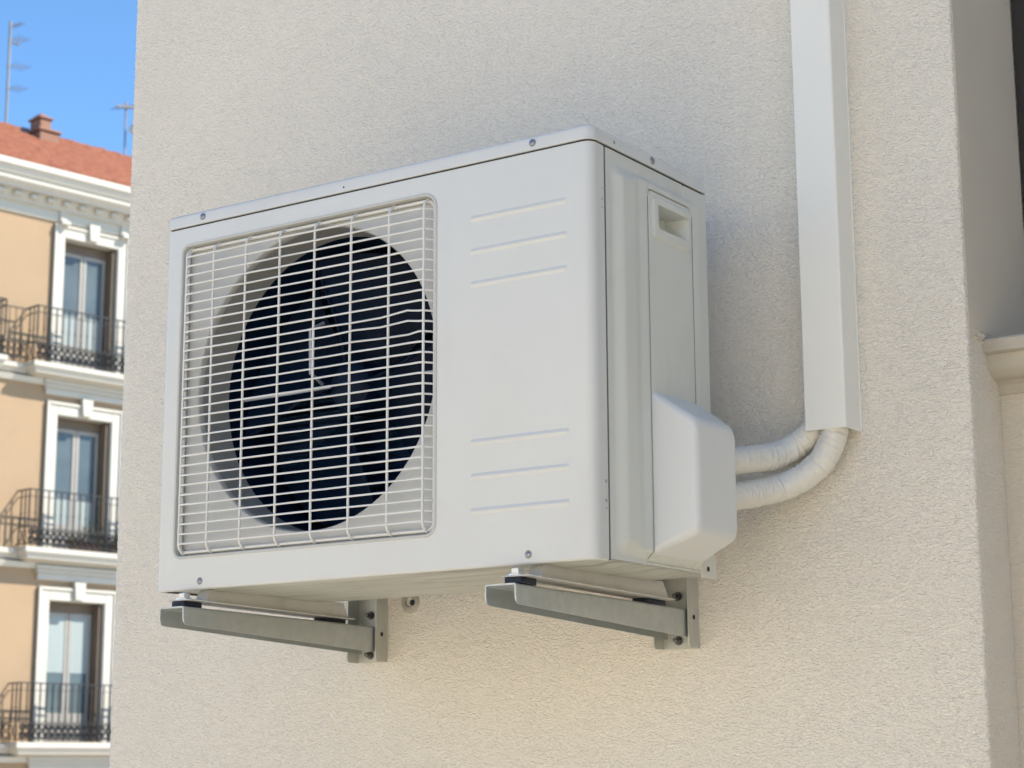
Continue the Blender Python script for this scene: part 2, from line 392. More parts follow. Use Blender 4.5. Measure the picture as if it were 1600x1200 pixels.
# wrap round the right corner, the left corner and the bottom edge, with rolled rims
prof = [(0.0, YF+0.004, -1, 0), (0.0012, YF+0.0012, -.7, -.7), (0.004, YF, 0, -1)]
rc = 0.0150
pr = []
for k in range(11):
    a = R(90*k/10); pr.append((W-rc+rc*math.sin(a), YF+rc-rc*math.cos(a), math.sin(a), -math.cos(a)))
pr += [(W, YF+rc+0.004, 1, 0), (W, -0.4155, 1, 0), (W-0.0007, -0.4137, .8, .2), (W-0.004, -0.4133, .3, .3)]
def wrap(prof, rows):
    n = len(prof); vs = []; fs = []
    for (z, ins) in rows:
        for (x, y, nx, ny) in prof: vs.append((x-nx*ins, y-ny*ins, z))
    for j in range(len(rows)-1):
        for i in range(n-1): fs.append([j*n+i, j*n+i+1, (j+1)*n+i+1, (j+1)*n+i])
    b.add(vs, fs)
rows = [(0.0, 0.006), (0.0, 0.0035), (0.0012, 0.0012), (rE, 0.0), (ZT-0.0015, 0), (ZT-0.0004, 0.0006), (ZT, 0.002), (ZT, 0.008)]
wrap(pr, rows)
wrap([(0.0, YB, -1, 0), (0.0, YF+0.03, -1, 0)]+prof, rows)
fr = [(0.004, YF, 0, -1), (XS, YF, 0, -1)]; wrap(fr, rows[:4]); wrap(fr, rows[4:])
fr = [(XS, YF, 0, -1), (W-rc, YF, 0, -1)]; wrap(fr, rows[:4]); wrap(fr, rows[4:])
front = wnorm(b.build('front_panel', M['paint'], ac, smooth=40))
# --- recessed pan round the fan with rolled rim and funnel
b = MB()
def off_loop(o, dy):
    return [(x, YF+dy, z) for x, z in rrect(GX0+o, GX1-o, GZ0+o, GZ1-o, [max(.004, q-o*0.7) for q in (0.014, 0.016, 0.022, 0.012)], 7)]
lv = [(-0.0035, 0.0), (-0.0028, -0.0012), (-0.0010, -0.0017), (0.0006, -0.0011), (0.0014, 0.0006), (0.0018, 0.009), (0.003, 0.0115)]
loops = [off_loop(o, d) for o, d in lv]
n = len(loops[0]); vs = [p for l in loops for p in l]
fs = [[j*n+i, j*n+(i+1) % n, (j+1)*n+(i+1) % n, (j+1)*n+i] for j in range(len(loops)-1) for i in range(n)]
b.add(vs, fs)
CX, CZ, RO = 0.2945, 0.306, 0.2335
NC = 96
circ = [(CX+RO*math.cos(2*PI*k/NC), CZ+RO*math.sin(2*PI*k/NC)) for k in range(NC)]
b.fill([[(p[0], p[2]) for p in loops[-1]], circ], lambda x, z: (x, YF+0.0115, z))
fun = []
for k in range(11):
    a = R(90*k/10); fun.append((RO-0.004*math.sin(a), 0.0115+0.010*(1-math.cos(a))))
fun2 = [fun[-1], (RO-0.0045, 0.05), (RO-0.0045, 0.079)]
vs = []
for r_, d in fun: vs += [(CX+r_*math.cos(2*PI*k/NC), YF+d, CZ+r_*math.sin(2*PI*k/NC)) for k in range(NC)]
fs = [[j*NC+i, j*NC+(i+1) % NC, (j+1)*NC+(i+1) % NC, (j+1)*NC+i] for j in range(len(fun)-1) for i in range(NC)]
b.add(vs, fs)
shroud = wnorm(b.build('fan_shroud', M['recess'], ac, smooth=40))
b = MB(); vs = []
for r_, d in fun2: vs += [(CX+r_*math.cos(2*PI*k/NC), YF+d, CZ+r_*math.sin(2*PI*k/NC)) for k in range(NC)]
b.add(vs, [[j*NC+i, j*NC+(i+1) % NC, (j+1)*NC+(i+1) % NC, (j+1)*NC+i] for j in range(len(fun2)-1) for i in range(NC)])
M['ring'] = mat('shaded_fan_ring', (0.35, 0.35, 0.325), 0.4, var=0.1, vscale=6)  # funnel continued in a darker grey, its inner shade put into the colour
b.build('fan_ring', M['ring'], ac, smooth=40)
# --- dark inside, coil
b = MB()
rin = RO-0.0043
b.add([(CX+rin*math.cos(2*PI*k/NC), YF+d, CZ+rin*math.sin(2*PI*k/NC)) for d in (0.0788, 0.20) for k in range(NC)],
      [[i, (i+1) % NC, NC+(i+1) % NC, NC+i] for i in range(NC)])
b.build('air_chamber', M['navy'], ac)
b = MB()
for k in range(46):
    z = CZ-0.225+k*0.0100
    b.tube([(CX-0.225, YF+0.185, z), (CX+0.225, YF+0.185, z)], 0.0042, 6)
b.box(CX-0.225, CX+0.225, YF+0.186, YF+0.19, CZ-0.225, CZ+0.225)
b.build('coil', M['coil'], ac, smooth=60)
# pale rods added in front of the fan to imitate reflection streaks
M['rod'] = mat('glint_grey', (0.45, 0.50, 0.58), 0.35, metal=0.3)
b = MB(); b.tube([(CX-0.20, YF+0.082, 0.3035), (CX-0.10, YF+0.080, 0.3035), (CX-0.02, YF+0.080, 0.3045)], 0.0030, 8); b.build('glint_rod', M['rod'], ac)
b = MB(); b.tube([(CX+0.03, YF+0.080, 0.3055), (CX+0.14, YF+0.081, 0.3055), (CX+0.21, YF+0.084, 0.3055)], 0.0016, 8); b.build('glint_rod', M['rod'], ac)
b = MB(); b.tube([(CX-0.062, YF+0.110, 0.318), (CX-0.062, YF+0.082, 0.33), (CX-0.062, YF+0.080, 0.40), (CX-0.062, YF+0.11, 0.415)], 0.0032, 8); b.build('glint_rod', M['rod'], ac)
# fan: hub and three broad blades
FY = YF+0.125
fan = empty('fan', (CX, FY, CZ))
fan.parent = ac; fan.location = Vector((CX, FY, CZ))-Vector(ac['_o'])
b = MB(); b.lathe([(0.006, -0.036), (0.028, -0.033), (0.038, -0.024), (0.041, -0.008), (0.041, 0.03)], (CX, FY, CZ), (0, 1, 0), 32)
b.build('hub', M['navy'], fan)
def blade(a0):
    b = MB(); nr, na = 14, 18
    def pt(i, j, th):
        r = 0.036+(0.212-0.036)*i/nr; t = j/na
        span = R(58+18*(i/nr)); lead = a0+R(14)*math.sin(PI*0.5*i/nr)
        a = lead-span*t; d = -0.034+0.062*t+0.008*math.sin(PI*t)
        return (CX+r*math.cos(a), FY+d+th, CZ+r*math.sin(a))
    top = [pt(i, j, 0) for i in range(nr+1) for j in range(na+1)]; bot = [pt(i, j, 0.003) for i in range(nr+1) for j in range(na+1)]
    k = na+1; N = len(top); fs = []
    for i in range(nr):
        for j in range(na):
            q = [i*k+j, i*k+j+1, (i+1)*k+j+1, (i+1)*k+j]; fs.append(q); fs.append([x+N for x in q][::-1])
    for j in range(na): fs.append([nr*k+j, nr*k+j+1, nr*k+j+1+N, nr*k+j+N]); fs.append([j+1, j, j+N, j+1+N])
    for i in range(nr): fs.append([i*k, (i+1)*k, (i+1)*k+N, i*k+N]); fs.append([(i+1)*k+na, i*k+na, i*k+na+N, (i+1)*k+na+N])
    b.add(top+bot, fs)
    b.tube([pt(i, 0, 0.0015) for i in range(nr+1)], 0.0034, 8)
    b.build('blade', M['blade'], fan, smooth=50)
for a0 in (183, 93, 3, -87): blade(R(a0))
# --- wire grille
b = MB()
YO, YI = YF-0.0075, YF+0.0075
x0, x1, z0, z1 = 0.0400, 0.5275, 0.0585, 0.5385
fz = rrect(x0, x1, z0, z1, [0.01, 0.012, 0.016, 0.009], 6)
b.tube([(x, YI-0.001, z) for x, z in fz], 0.0028, 8, closed=True)
NW = 31
for k in range(NW):
    z = 0.0705+k*(0.5245-0.0705)/(NW-1)
    j = lambda s: random.uniform(-s, s)
    e = 0.0
    pts = [(x0, YI, z-0.001), (x0+0.004, YI-0.006, z+j(.0003)), (x0+0.010, YO+0.001, z), (x0+0.016, YO, z)]
    for xx in lins(0.09, 0.49, 8): pts.append((xx, YO+j(.0004), z+j(.00035)))
    if k in (18, 19, 20):
        pts = [p if not (0.36 < p[0] < 0.50) else (p[0], p[1]-0.002*random.random(), p[2]+random.uniform(-.0025, .0028)) for p in pts]
    pts += [(0.509, YO, z), (0.514, YO+0.0012, z), (x1-0.004, YI-0.005, z-0.0003), (x1, YI, z-0.001)]
    b.tube(pts, 0.00155, 6)
b.build('horizontal_wires', M['wire'], ac, smooth=60, fixn=False)
gr = ac.children[-1]; gr.name = 'grille'
b = MB()
for x in (0.0475, 0.105, 0.172, 0.2415, 0.3105, 0.381, 0.452, 0.5155):
    b.tube([(x+0.0, YI+0.002, z1+0.0035), (x, YI-0.004, z1+0.001), (x, YO+0.004, z1-0.006), (x, YO+0.0022, z1-0.012)] +
           [(x+random.uniform(-.0002, .0002), YO+0.0022, q) for q in lins(0.50, 0.09, 6)] +
           [(x, YO+0.0022, z0+0.010), (x, YO+0.004, z0+0.005), (x, YI-0.004, z0-0.002), (x, YI+0.002, z0-0.004)], 0.0020, 8)
b.build('upright_wires', M['wire'], ac, smooth=60, fixn=False)

# --- lid
b = MB()
def plan(o):
    # outline of the lid, front right corner well rounded, others tight
    return rrect(0-o, W+o, YF-o, YB+0.004+o, [0.006, rc+0.002+o, 0.010, 0.006], 8)
lr = [(H-LID, 0.0016-0.006), (H-LID, 0.0016-0.0008), (H-LID+0.0008, 0.0016), (H-0.0075, 0.0012), (H-0.004, 0.0004), (H-0.0016, -0.0018), (H-0.0003, -0.0048), (H, -0.009), (H+0.001, -0.05)]
# offset with corner radii shrinking properly
def ring(o):
    r = [max(0.002, q+o) for q in (0.006, rc, 0.010, 0.006)]
    return rrect(-o, W+o, YF-o, YB+0.004+o, r, 8)
rs = [[(x, y, z) for x, y in ring(o)] for z, o in lr]
n = len(rs[0]); vs = [p for l in rs for p in l]
fs = [[j*n+i, j*n+(i+1) % n, (j+1)*n+(i+1) % n, (j+1)*n+i] for j in range(len(rs)-1) for i in range(n)]
fs.append([(len(rs)-1)*n+i for i in range(n)]); fs.append(list(range(n))[::-1])
b.add(vs, fs)
lid = wnorm(b.build('lid', M['paint'], ac, smooth=40))

SY0, SY1 = -0.4104, YB
# --- dark core that shows through the seams
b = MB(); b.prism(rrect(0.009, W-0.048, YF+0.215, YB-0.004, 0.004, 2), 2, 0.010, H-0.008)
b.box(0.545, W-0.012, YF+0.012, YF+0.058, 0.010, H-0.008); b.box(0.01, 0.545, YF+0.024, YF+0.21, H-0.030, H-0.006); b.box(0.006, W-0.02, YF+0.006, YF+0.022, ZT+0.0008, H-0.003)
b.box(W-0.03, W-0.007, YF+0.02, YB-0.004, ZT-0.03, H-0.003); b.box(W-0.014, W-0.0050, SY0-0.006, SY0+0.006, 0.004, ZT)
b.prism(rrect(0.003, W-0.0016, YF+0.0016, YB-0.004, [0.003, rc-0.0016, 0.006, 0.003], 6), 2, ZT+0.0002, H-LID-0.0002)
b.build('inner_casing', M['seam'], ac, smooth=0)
b = MB(); b.box(W-0.010, W+0.0002, -0.4129, -0.4115, 0.0015, ZT-0.001); M['shade_strip'] = mat('grey_shade_strip', (0.16, 0.16, 0.15), 0.7); b.build('shade_strip', M['shade_strip'], ac, smooth=0)  # thin strip coloured dark to imitate the shade in the panel gap

# --- right side panel (height field)
PY0, PY1, PZ0, PZ1 = -0.3995, -0.1535, 0.010, 0.5575       # pressed plateau
AY0, AY1, AZ1 = -0.3145, -0.1875, 0.5375                  # access cover seam
HY0, HY1, HZ0, HZ1 = -0.290, -0.202, 0.4835, 0.5185
def rdist(y, z, y0, y1, z0, z1, r):
    # signed distance to rounded rectangle, negative inside
    cy, cz = (y0+y1)/2, (z0+z1)/2; qy = abs(y-cy)-(y1-y0)/2+r; qz = abs(z-cz)-(z1-z0)/2+r
    return math.hypot(max(qy, 0), max(qz, 0))+min(max(qy, qz), 0)-r
def side_h(y, z):
    d = rdist(y, z, PY0, PY1, PZ0, PZ1, 0.022)
    left = 1-sstep(-0.37, -0.33, y)
    wdt = 0.013+0.010*left
    h = 0.0105*sstep(0, wdt, -d)
    h -= 0.0026*math.exp(-((y+0.335)/0.010)**2)*sstep(0, 0.02, -d)      # shallow valley beside the rib
    def line(dist, wd=0.0009, dp=0.0065): return dp*math.exp(-(dist/wd)**2)
    a = rdist(y, z, AY0, AY1, -0.2, AZ1, 0.012)
    if z < AZ1+0.001: h -= line(a)
    else:
        if z < PZ1-0.001:
            h -= 0.4*line(y-AY0); h -= 0.4*line(y-AY1)
        elif y > -0.2: h -= 0.4*line(y+0.1915)
    f = rdist(y, z, -0.3035, -0.192, 0.467, 0.5305, 0.008)
    h += 0.0032*(1-sstep(-0.0035, 0.0, f))
    h -= 0.0012*math.exp(-((f+0.010)/0.006)**2)*0
    # rim crease at the bottom seam
    if y > AY0: h -= line(z-0.0085, 0.0012, 0.002)*(1 if y < -0.165 else 0)
    if z < 0.014 and z > 0.004: h -= line(y+0.1665, 0.0010, 0.002)
    return h
def uniq(a, e=0.0002):
    a = sorted(a); o = [a[0]]
    for q in a[1:]:
        if q-o[-1] > e: o.append(q)
    return o
ys = lins(SY0+0.004, SY1, 96)+[AY0+k*0.00045 for k in range(-5, 6)]+[AY1+k*0.00045 for k in range(-5, 6)]+[-0.1665+k*0.0005 for k in range(-3, 4)]+[HY0, HY1, SY0+0.0005, SY0+0.0015, -0.3035, -0.300, -0.192, -0.1955]
zs = lins(0.0035, ZT-0.001, 230)+[AZ1+k*0.00045 for k in range(-5, 6)]+[HZ0, HZ1, 0.467, 0.4705, 0.5305, 0.527]+lins(0.005, 0.012, 10)
ys = uniq(ys); zs = uniq(zs)
def snap(a, v):
    i = min(range(len(a)), key=lambda k: abs(a[k]-v)); a[i] = v
for v in (HY0, HY1): snap(ys, v)
for v in (HZ0, HZ1): snap(zs, v)
b = MB()
b.grid([SY0-0.0004]+ys, zs, lambda y, z: (W+side_h(y, z)-(0.003 if y < SY0 else (0.0004 if y < SY0+0.001 else 0)), y, z), hole=lambda y, z: HY0 < y < HY1 and HZ0 < z < HZ1)
# back edge
b.add([(W, YB, 0.0035), (W, YB, ZT-0.001), (W-0.012, YB, ZT-0.001), (W-0.012, YB, 0.0035)], [[0, 1, 2, 3]])
b.add([(W-0.001, SY0, 0.0035), (W-0.001, YB, 0.0035), (W-0.012, YB, 0.0035), (W-0.012, SY0, 0.0035)], [[0, 1, 2, 3]])
side = b.build('side_panel', M['side'], ac, smooth=50)
# thin dark lines imitating the seam shade along the access cover
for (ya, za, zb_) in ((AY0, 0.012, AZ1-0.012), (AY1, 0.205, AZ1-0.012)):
    b = MB(); b.grid([ya-0.00055, ya+0.00055], lins(za, zb_, 60), lambda y, z: (W+max(side_h(ya-0.004, z), side_h(ya+0.004, z))+0.0001, y, z)); b.build('cover_shade_line', M['shade_strip'], ac, smooth=0)
# hand hold pocket
b = MB()
hx = W+side_h(-0.25, 0.475)
o4 = [(HY0, HZ0), (HY1, HZ0), (HY1, HZ1), (HY0, HZ1)]
i4 = [(HY0+0.004, HZ0+0.012), (HY1-0.006, HZ0+0.012), (HY1-0.010, HZ1-0.001), (HY0+0.004, HZ1-0.001)]
hxx = [W+side_h(y, z) for y, z in o4]
vs = [(hxx[i], o4[i][0], o4[i][1]) for i in range(4)]+[(hx-0.034, y, z) for y, z in i4]
b.add(vs, [[0, 1, 5, 4], [1, 2, 6, 5], [2, 3, 7, 6], [3, 0, 4, 7], [4, 5, 6, 7]])
b.build('handle', M['side'], ac, smooth=0, fixn=False)
# left side / back closing sheets
b = MB(); b.box(0.0005, W-0.001, YB-0.001, YB+0.002, 0.004, ZT-0.001, 0); b.build('back_panel', M['paint'], ac, smooth=0)
# rear mounting flange at the bottom right
b = MB(); b.box(W-0.0016, W+0.0012, -0.165, YB+0.003, -0.001, 0.034, 0.0008, 1); b.build('corner_flange', M['side'], ac)
b = MB(); b.lathe([(0.0036, 0), (0.0036, 0.0018)], (W+0.0012-0.001, -0.1465, 0.0115), (1, 0, 0), 16); b.build('hole', M['seam'], ac)

# --- valve cover (truncated hood)
b = MB()
o = [(0.1575, 0)]
base = rrect(-0.314, -0.165, 0.016, 0.252, [0.008, 0.008, 0.008, 0.008], 6)
outer = rrect(-0.303, -0.186, 0.044, 0.201, [0.014, 0.014, 0.014, 0.012], 6)
def lerp2(A, B, t): return [(a[0]+(b_[0]-a[0])*t, a[1]+(b_[1]-a[1])*t) for a, b_ in zip(A, B)]
PX = 0.0745
lay = [(W-0.0015, base)]
lay.append((W+0.004, lerp2(base, outer, 0.03)))
for t in (0.2, 0.4, 0.6, 0.84): lay.append((W+PX*t, lerp2(base, outer, t)))
# crown rounding: shrink outer towards the centre
cy, cz = -0.238, 0.1175
for a in (15, 30, 45, 60, 75, 90):
    s = 1-math.cos(R(a)); sh = 0.0100*s
    t = 0.88+0.12*math.sin(R(a)); L2 = lerp2(base, outer, min(1, 0.88+0.12*math.sin(R(a))))
    L2 = [(y-(sh if y > cy else -sh)*min(1, abs(y-cy)/0.05), z-(sh if z > cz else -sh)*min(1, abs(z-cz)/0.05)) for y, z in L2]
    lay.append((W+PX*t, L2))
n = len(base); vs = [(x, y, z) for x, l in lay for y, z in l]
fs = [[j*n+i, j*n+(i+1) % n, (j+1)*n+(i+1) % n, (j+1)*n+i] for j in range(len(lay)-1) for i in range(n)]
fs.append([(len(lay)-1)*n+i for i in range(n)])
b.add(vs, fs)
wnorm(b.build('valve_cover', M['plastic'], ac, smooth=55))

# --- base pan underneath
b = MB()
b.grid(lins(0.004, W-0.003, 60), lins(YF+0.006, YB, 40), lambda x, y: (x, y, 0.0032-0.0030*sstep(0.02, 0.04, min(x-0.004, W-0.003-x, y-YF-0.006, YB-y))+0.0028*sstep(0.0, 0.02, 0.085-abs(x-0.36))*sstep(0, .02, 0.09-abs(y+0.29))))
b.build('base_pan', M['base'], ac, smooth=50, fixn=False)
# --- feet
def slope(y): return -0.0150*(y+0.452)
def tilt(b): b.v = [(x, y, z+slope(y)) for x, y, z in b.v]; return b
for X in (0.0515, 0.6635):
    b = MB()
    b.box(X, X+0.0455, -0.474, -0.085, -0.0186, -0.0166, 0.0006, 1)
    x0_, x1_ = X+0.014, X+0.0375
    vs = []
    for (z, e, w_) in ((-0.0167, 0, 0), (-0.006, 0.004, 0.001), (0.0022, 0.0085, 0.003)):
        vs += [(x0_+w_, -0.432+e, z), (x1_-w_, -0.432+e, z), (x1_-w_, -0.092-e*1.2, z+(0.006 if z > 0 else 0)), (x0_+w_, -0.092-e*1.2, z+(0.006 if z > 0 else 0))]
    fs = [[j*4+i, j*4+(i+1) % 4, j*4+4+(i+1) % 4, j*4+4+i] for j in range(2) for i in range(4)]+[[8, 9, 10, 11]]
    b.add(vs, fs)
    ft = tilt(b).build('foot', M['foot'], ac, smooth=40)
    for (ya, yb) in ((-0.472, -0.434), (-0.142, -0.090)):
        b = MB(); b.box(X+0.004, X+0.0310, ya, yb, -0.0277, -0.0187, 0.0015)
        sub(tilt(b).build('rubber_pad', M['rubber'], ac), ft)
    bx, by = X+0.0125, -0.4535
    b = MB()
    b.lathe([(0.0150, 0), (0.0150, 0.0012), (0.0122, 0.0014), (0.0122, 0.0030), (0.0108, 0.0036), (0.0108, 0.0040)], (bx, by, -0.0165), (0, 0, 1), 28)
    hexp = [(bx+0.0096*math.cos(R(60*k+12)), by+0.0096*math.sin(R(60*k+12))) for k in range(6)]
    b.prism(hexp, 2, -0.0126, -0.0060); b.lathe([(0.0050, 0), (0.0046, 0.0016)], (bx, by, -0.0061), (0, 0, 1), 16)
    sub(b.build('bolt', M['zinc'], ac, smooth=30), ft)
# --- screws
def screw(p, ax, r=0.0043, m='screw', par=ac):
    ax = Vector(ax); b = MB()
    b.lathe([(r*1.35, 0.0), (r*1.35, 0.0005), (r, 0.0006), (r*0.95, 0.0014), (r*0.7, 0.0022), (r*0.42, 0.0024), (r*0.36, 0.0016)], p, ax, 20)
    return b.build('screw', M[m], par, smooth=50)
LF = YF-0.0013
screw((0.075, LF, 0.5885), (0, -1, 0)); screw((0.702, LF, 0.588), (0, -1, 0)); screw((0.089, YF, 0.0125), (0, -1, 0)); screw((0.690, YF, 0.013), (0, -1, 0))
screw((W+0.0013, -0.283, 0.588), (1, 0, 0)); 
b = MB(); b.lathe([(0.0016, 0), (0.0016, 0.0003)], (0.362, LF+0.0001, 0.585), (0, -1, 0), 10); b.build('hole', M['seam'], ac)
for (y, z, r, mm) in ((-0.3885, 0.5865, 0.0022, 'screw_dark'), (-0.372, 0.5862, 0.0011, 'screw')):
    b = MB(); b.lathe([(r, 0), (r, 0.0003)], (W+0.0013, y, z), (1, 0, 0), 10); b.build('rivet', M[mm], ac)
for (z, r) in ((0.512, 0.0012), (0.497, 0.0019), (0.485, 0.0012), (0.106, 0.0028), (0.080, 0.0026), (0.070, 0.0016)):
    b = MB(); b.lathe([(r, 0), (r*0.9, 0.0004)], (W-0.0001, -0.4205, z), (1, 0, 0), 12); b.build('rivet', M['screw'], ac)

# ================================================================== BRACKETS
def bracket(X, label, first):
    # X = wall side right edge of the upright
    br = empty('wall_bracket', (X-0.04, 0, -0.09)); tag(br, label, 'bracket', 'steel brackets under the air conditioner')
    xl, xr = X-0.0640, X; zb = -0.0905; zt = 0.30
    b = MB()
    b.box(xl, xr, -0.0030, -0.0004, zb, zt, 0.0008, 1)
    for (a, c) in ((xl, xl+0.0026), (xr-0.0026, xr)):
        poly = rrect(-0.0315, -0.0028, zb, zt, [0.007, 0.0005, 0.0005, 0.007], 4)
        b.prism(poly, 0, a, c)
    up = b.build('upright', M['galv_light'], br, smooth=35)
    for z in (-0.0105, -0.0780):
        b = MB(); c = (X-0.0345, -0.003, z); b.lathe([(0.0072, 0), (0.0072, 0.0012)], c, (0, -1, 0), 24)
        b.prism([(c[0]+0.0056*math.cos(R(60*k)), c[2]+0.0056*math.sin(R(60*k))) for k in range(6)], 1, -0.0044, -0.0094)
        b.lathe([(0.0035, 0), (0.0035, 0.012), (0.0025, 0.0125)], (c[0], -0.004, z), (0, -1, 0), 12)
        sub(b.build('bolt', M['screw_dark'], br, smooth=30), up)
    b = MB(); b.lathe([(0.0038, 0), (0.0038, 0.0003)], (xr+0.0001, -0.0165, -0.0445), (1, 0, 0), 16); sub(b.build('hole', M['seam'], br), up)
    # arm: inverted channel tapering to the tip
    t = 0.0024; ax1 = X-0.0058; ax0 = ax1-0.0505; yt, yw = -0.485, -0.0035
    b = MB()
    def sect(y, hh, cut):
        # outer then inner loop of an inverted U with rounded top corners
        r = 0.004; o = []; T = -0.0278-0.0090*(y-yt)
        o += [(ax0, T-hh)]
        for k in range(5): a = R(180-22.5*k); o.append((ax0+r+r*math.cos(a), T-r+r*math.sin(a)))
        for k in range(5): a = R(90-22.5*k); o.append((ax1-r+r*math.cos(a), T-r+r*math.sin(a)))
        o += [(ax1, T-hh)]
        i = [(ax1-t, T-hh)]
        ri = r-t
        for k in range(5): a = R(22.5*k); i.append((ax1-r+ri*math.cos(a), T-r+ri*math.sin(a)))
        for k in range(5): a = R(90+22.5*k); i.append((ax0+r+ri*math.cos(a), T-r+ri*math.sin(a)))
        i += [(ax0+t, T-hh)]
        return [(x, y, z) for x, z in o+i]
    secs = []
    for (y, hh) in [(yt, 0.0175), (yt+0.0012, 0.0225), (yt+0.0035, 0.0255), (yt+0.007, 0.0272), (yt+0.010, 0.0276)]+[(yt+0.010+(yw-yt-0.010)*k/10, 0.0276+(0.0435-0.0276)*k/10) for k in range(1, 11)]:
        secs.append(sect(y, hh, 0))
    n = len(secs[0]); vs = [p for s_ in secs for p in s_]
    fs = [[j*n+i, j*n+(i+1) % n, (j+1)*n+(i+1) % n, (j+1)*n+i] for j in range(len(secs)-1) for i in range(n)]
    m_ = n//2
    for j0 in (0, (len(secs)-1)*n):
        for i in range(m_-1): fs.append([j0+i, j0+i+1, j0+n-2-i, j0+n-1-i])
    b.add(vs, fs)
    b.build('arm', M['galv'], br, smooth=35)
    return br
bracket(0.0997, 'grey steel bracket arm under the fan grille end of the unit', True)
bracket(0.7010, 'galvanised steel bracket arm under the pipe end of the unit', False)

# ================================================================== TRUNKING AND PIPES
b = MB()
dx0, dx1, dd, dz = 0.9130, 0.9790, 0.0530, 0.2140
t = 0.0022
def cs(o): return None
outer = [(dx0, -0.0005), (dx0, -dd+0.003), (dx0+0.001, -dd+0.001), (dx0+0.003, -dd), (dx1-0.004, -dd), (dx1-0.0012, -dd+0.0012), (dx1, -dd+0.004), (dx1, -0.0005)]
inner = [(dx1-t, -0.0005), (dx1-t, -dd+0.004), (dx1-0.004, -dd+t), (dx0+0.003, -dd+t), (dx0+t, -dd+0.003), (dx0+t, -0.0005)]
poly = outer+inner
b = MB(); n = len(poly)
vs = [(x, y, z) for z in (dz, 2.58) for x, y in poly]
fs = [[i, (i+1) % n, (i+1) % n+n, i+n] for i in range(n)]
for k in (0, n):
    q = [0, 1, 12, 13]; fs.append([k+0, k+1, k+2, k+11, k+12, k+13][:0] or [k+0, k+1, k+12, k+13]); fs.append([k+1, k+2, k+3, k+11, k+12]); fs.append([k+3, k+4, k+10, k+11]); fs.append([k+4, k+5, k+6, k+9, k+10]); fs.append([k+6, k+7, k+8, k+9])
b.add(vs, fs)
du = empty('trunking', (0.946, 0, dz)); tag(du, 'tall cream metal trunking running up the wall, open at its lower end', 'pipe cover')
wnorm(b.build('cover', M['duct'], du, smooth=50, fixn=True))
b = MB(); b.box(dx0-0.0015, dx1+0.0022, -0.0022, -0.0004, dz+0.001, 2.58); b.build('back_plate', M['duct'], du, smooth=0)

def pipe(P, r, seed, label):
    pts = catmull(P, 26); L = [0]
    for a, c in zip(pts, pts[1:]): L.append(L[-1]+(c-a).length)
    rnd = random.Random(seed); ph = rnd.random()*6
    wr = [(rnd.random()*L[-1], rnd.random()*6.28, rnd.uniform(0.0005, 0.0014), rnd.uniform(0.6, 1.4), rnd.uniform(-0.9, 0.9)) for _ in range(60)]
    def rad(i, an):
        s = L[i]; q = r
        sp = ((s/0.028)-an/(2*PI)+ph) % 1.0                      # spiral overlap of the tape
        q += 0.0009*(sp if sp < 0.93 else (1-sp)/0.07*0.93)
        for (c, a0, am, wd, sk) in wr:
            d = math.cos(an-a0)
            if d > 0: q += am*d*math.exp(-((s-c-sk*0.006*math.sin(an-a0))/0.0021)**2)*wd-am*0.6*d*math.exp(-((s-c-0.004-sk*0.006*math.sin(an-a0))/0.002)**2)
        return q
    # resample densely
    n = int(L[-1]/0.0016); out = []; LL = []
    j = 0
    for k in range(n+1):
        s = L[-1]*k/n
        while j < len(L)-2 and L[j+1] < s: j += 1
        f = (s-L[j])/max(1e-9, L[j+1]-L[j]); out.append(pts[j].lerp(pts[j+1], f)); LL.append(s)
    L = LL
    def rad2(i, an):
        return rad(i, an)
    b = MB()
    globals()['_L'] = L
    b.tube(out, r, 40, rad=lambda i, an: radf(i, an, r, LL, wr, ph))
    o = b.build('pipe', M['tape'], None, smooth=60, fixn=False, loc=tuple(P[0]))
    tag(o, label, 'pipe', 'wrapped pipes between valve cover and trunking'); return o
def radf(i, an, r, L, wr, ph):
    s = L[i]; q = r
    sp = ((s/0.030)-an/(2*PI)+ph) % 1.0
    q += 0.0008*(sp if sp < 0.93 else (1-sp)/0.07*0.93)
    for (c, a0, am, wd, sk) in wr:
        if abs(s-c) > 0.02: continue
        d = math.cos(an-a0)
        if d > 0:
            e = s-c-sk*0.008*math.sin(an-a0)
            q += am*d*(math.exp(-(e/0.0019)**2)-0.7*math.exp(-((e-0.0036)/0.0018)**2))
    return q
pipe([(0.838, -0.215, 0.157), (0.846, -0.165, 0.161), (0.855, -0.105, 0.1715), (0.869, -0.055, 0.183), (0.889, -0.032, 0.1985), (0.915, -0.024, 0.222), (0.9305, -0.022, 0.262), (0.9315, -0.022, 0.30)], 0.0195, 3,
     'upper of the two cream taped pipes, the one nearer the wall')
pipe([(0.838, -0.215, 0.104), (0.846, -0.165, 0.110), (0.855, -0.105, 0.1215), (0.873, -0.064, 0.132), (0.905, -0.042, 0.149), (0.934, -0.033, 0.176), (0.9505, -0.031, 0.213), (0.954, -0.031, 0.25), (0.954, -0.031, 0.30)], 0.0198, 5,
     'lower of the two cream taped pipes, curving in front of the other into the trunking')

# ================================================================== FAR BUILDING (own frame: x along the facade, y into the building, z up)
FB = empty('apartment_building', (-25.207, 22.2435, 0), R(80), local=True)
tag(FB, 'tan apartment building with white window surrounds, cornice and red tiled roof across the street', 'building')
FS0, FS1 = -12, 10
BAYS = [-6.48, -3.08, 0.32, 3.72]
FLOORS = [7.30, 3.80, 0.25, -3.25]
HT = [2.60, 2.60, 2.62, 2.6]
OW = 0.61
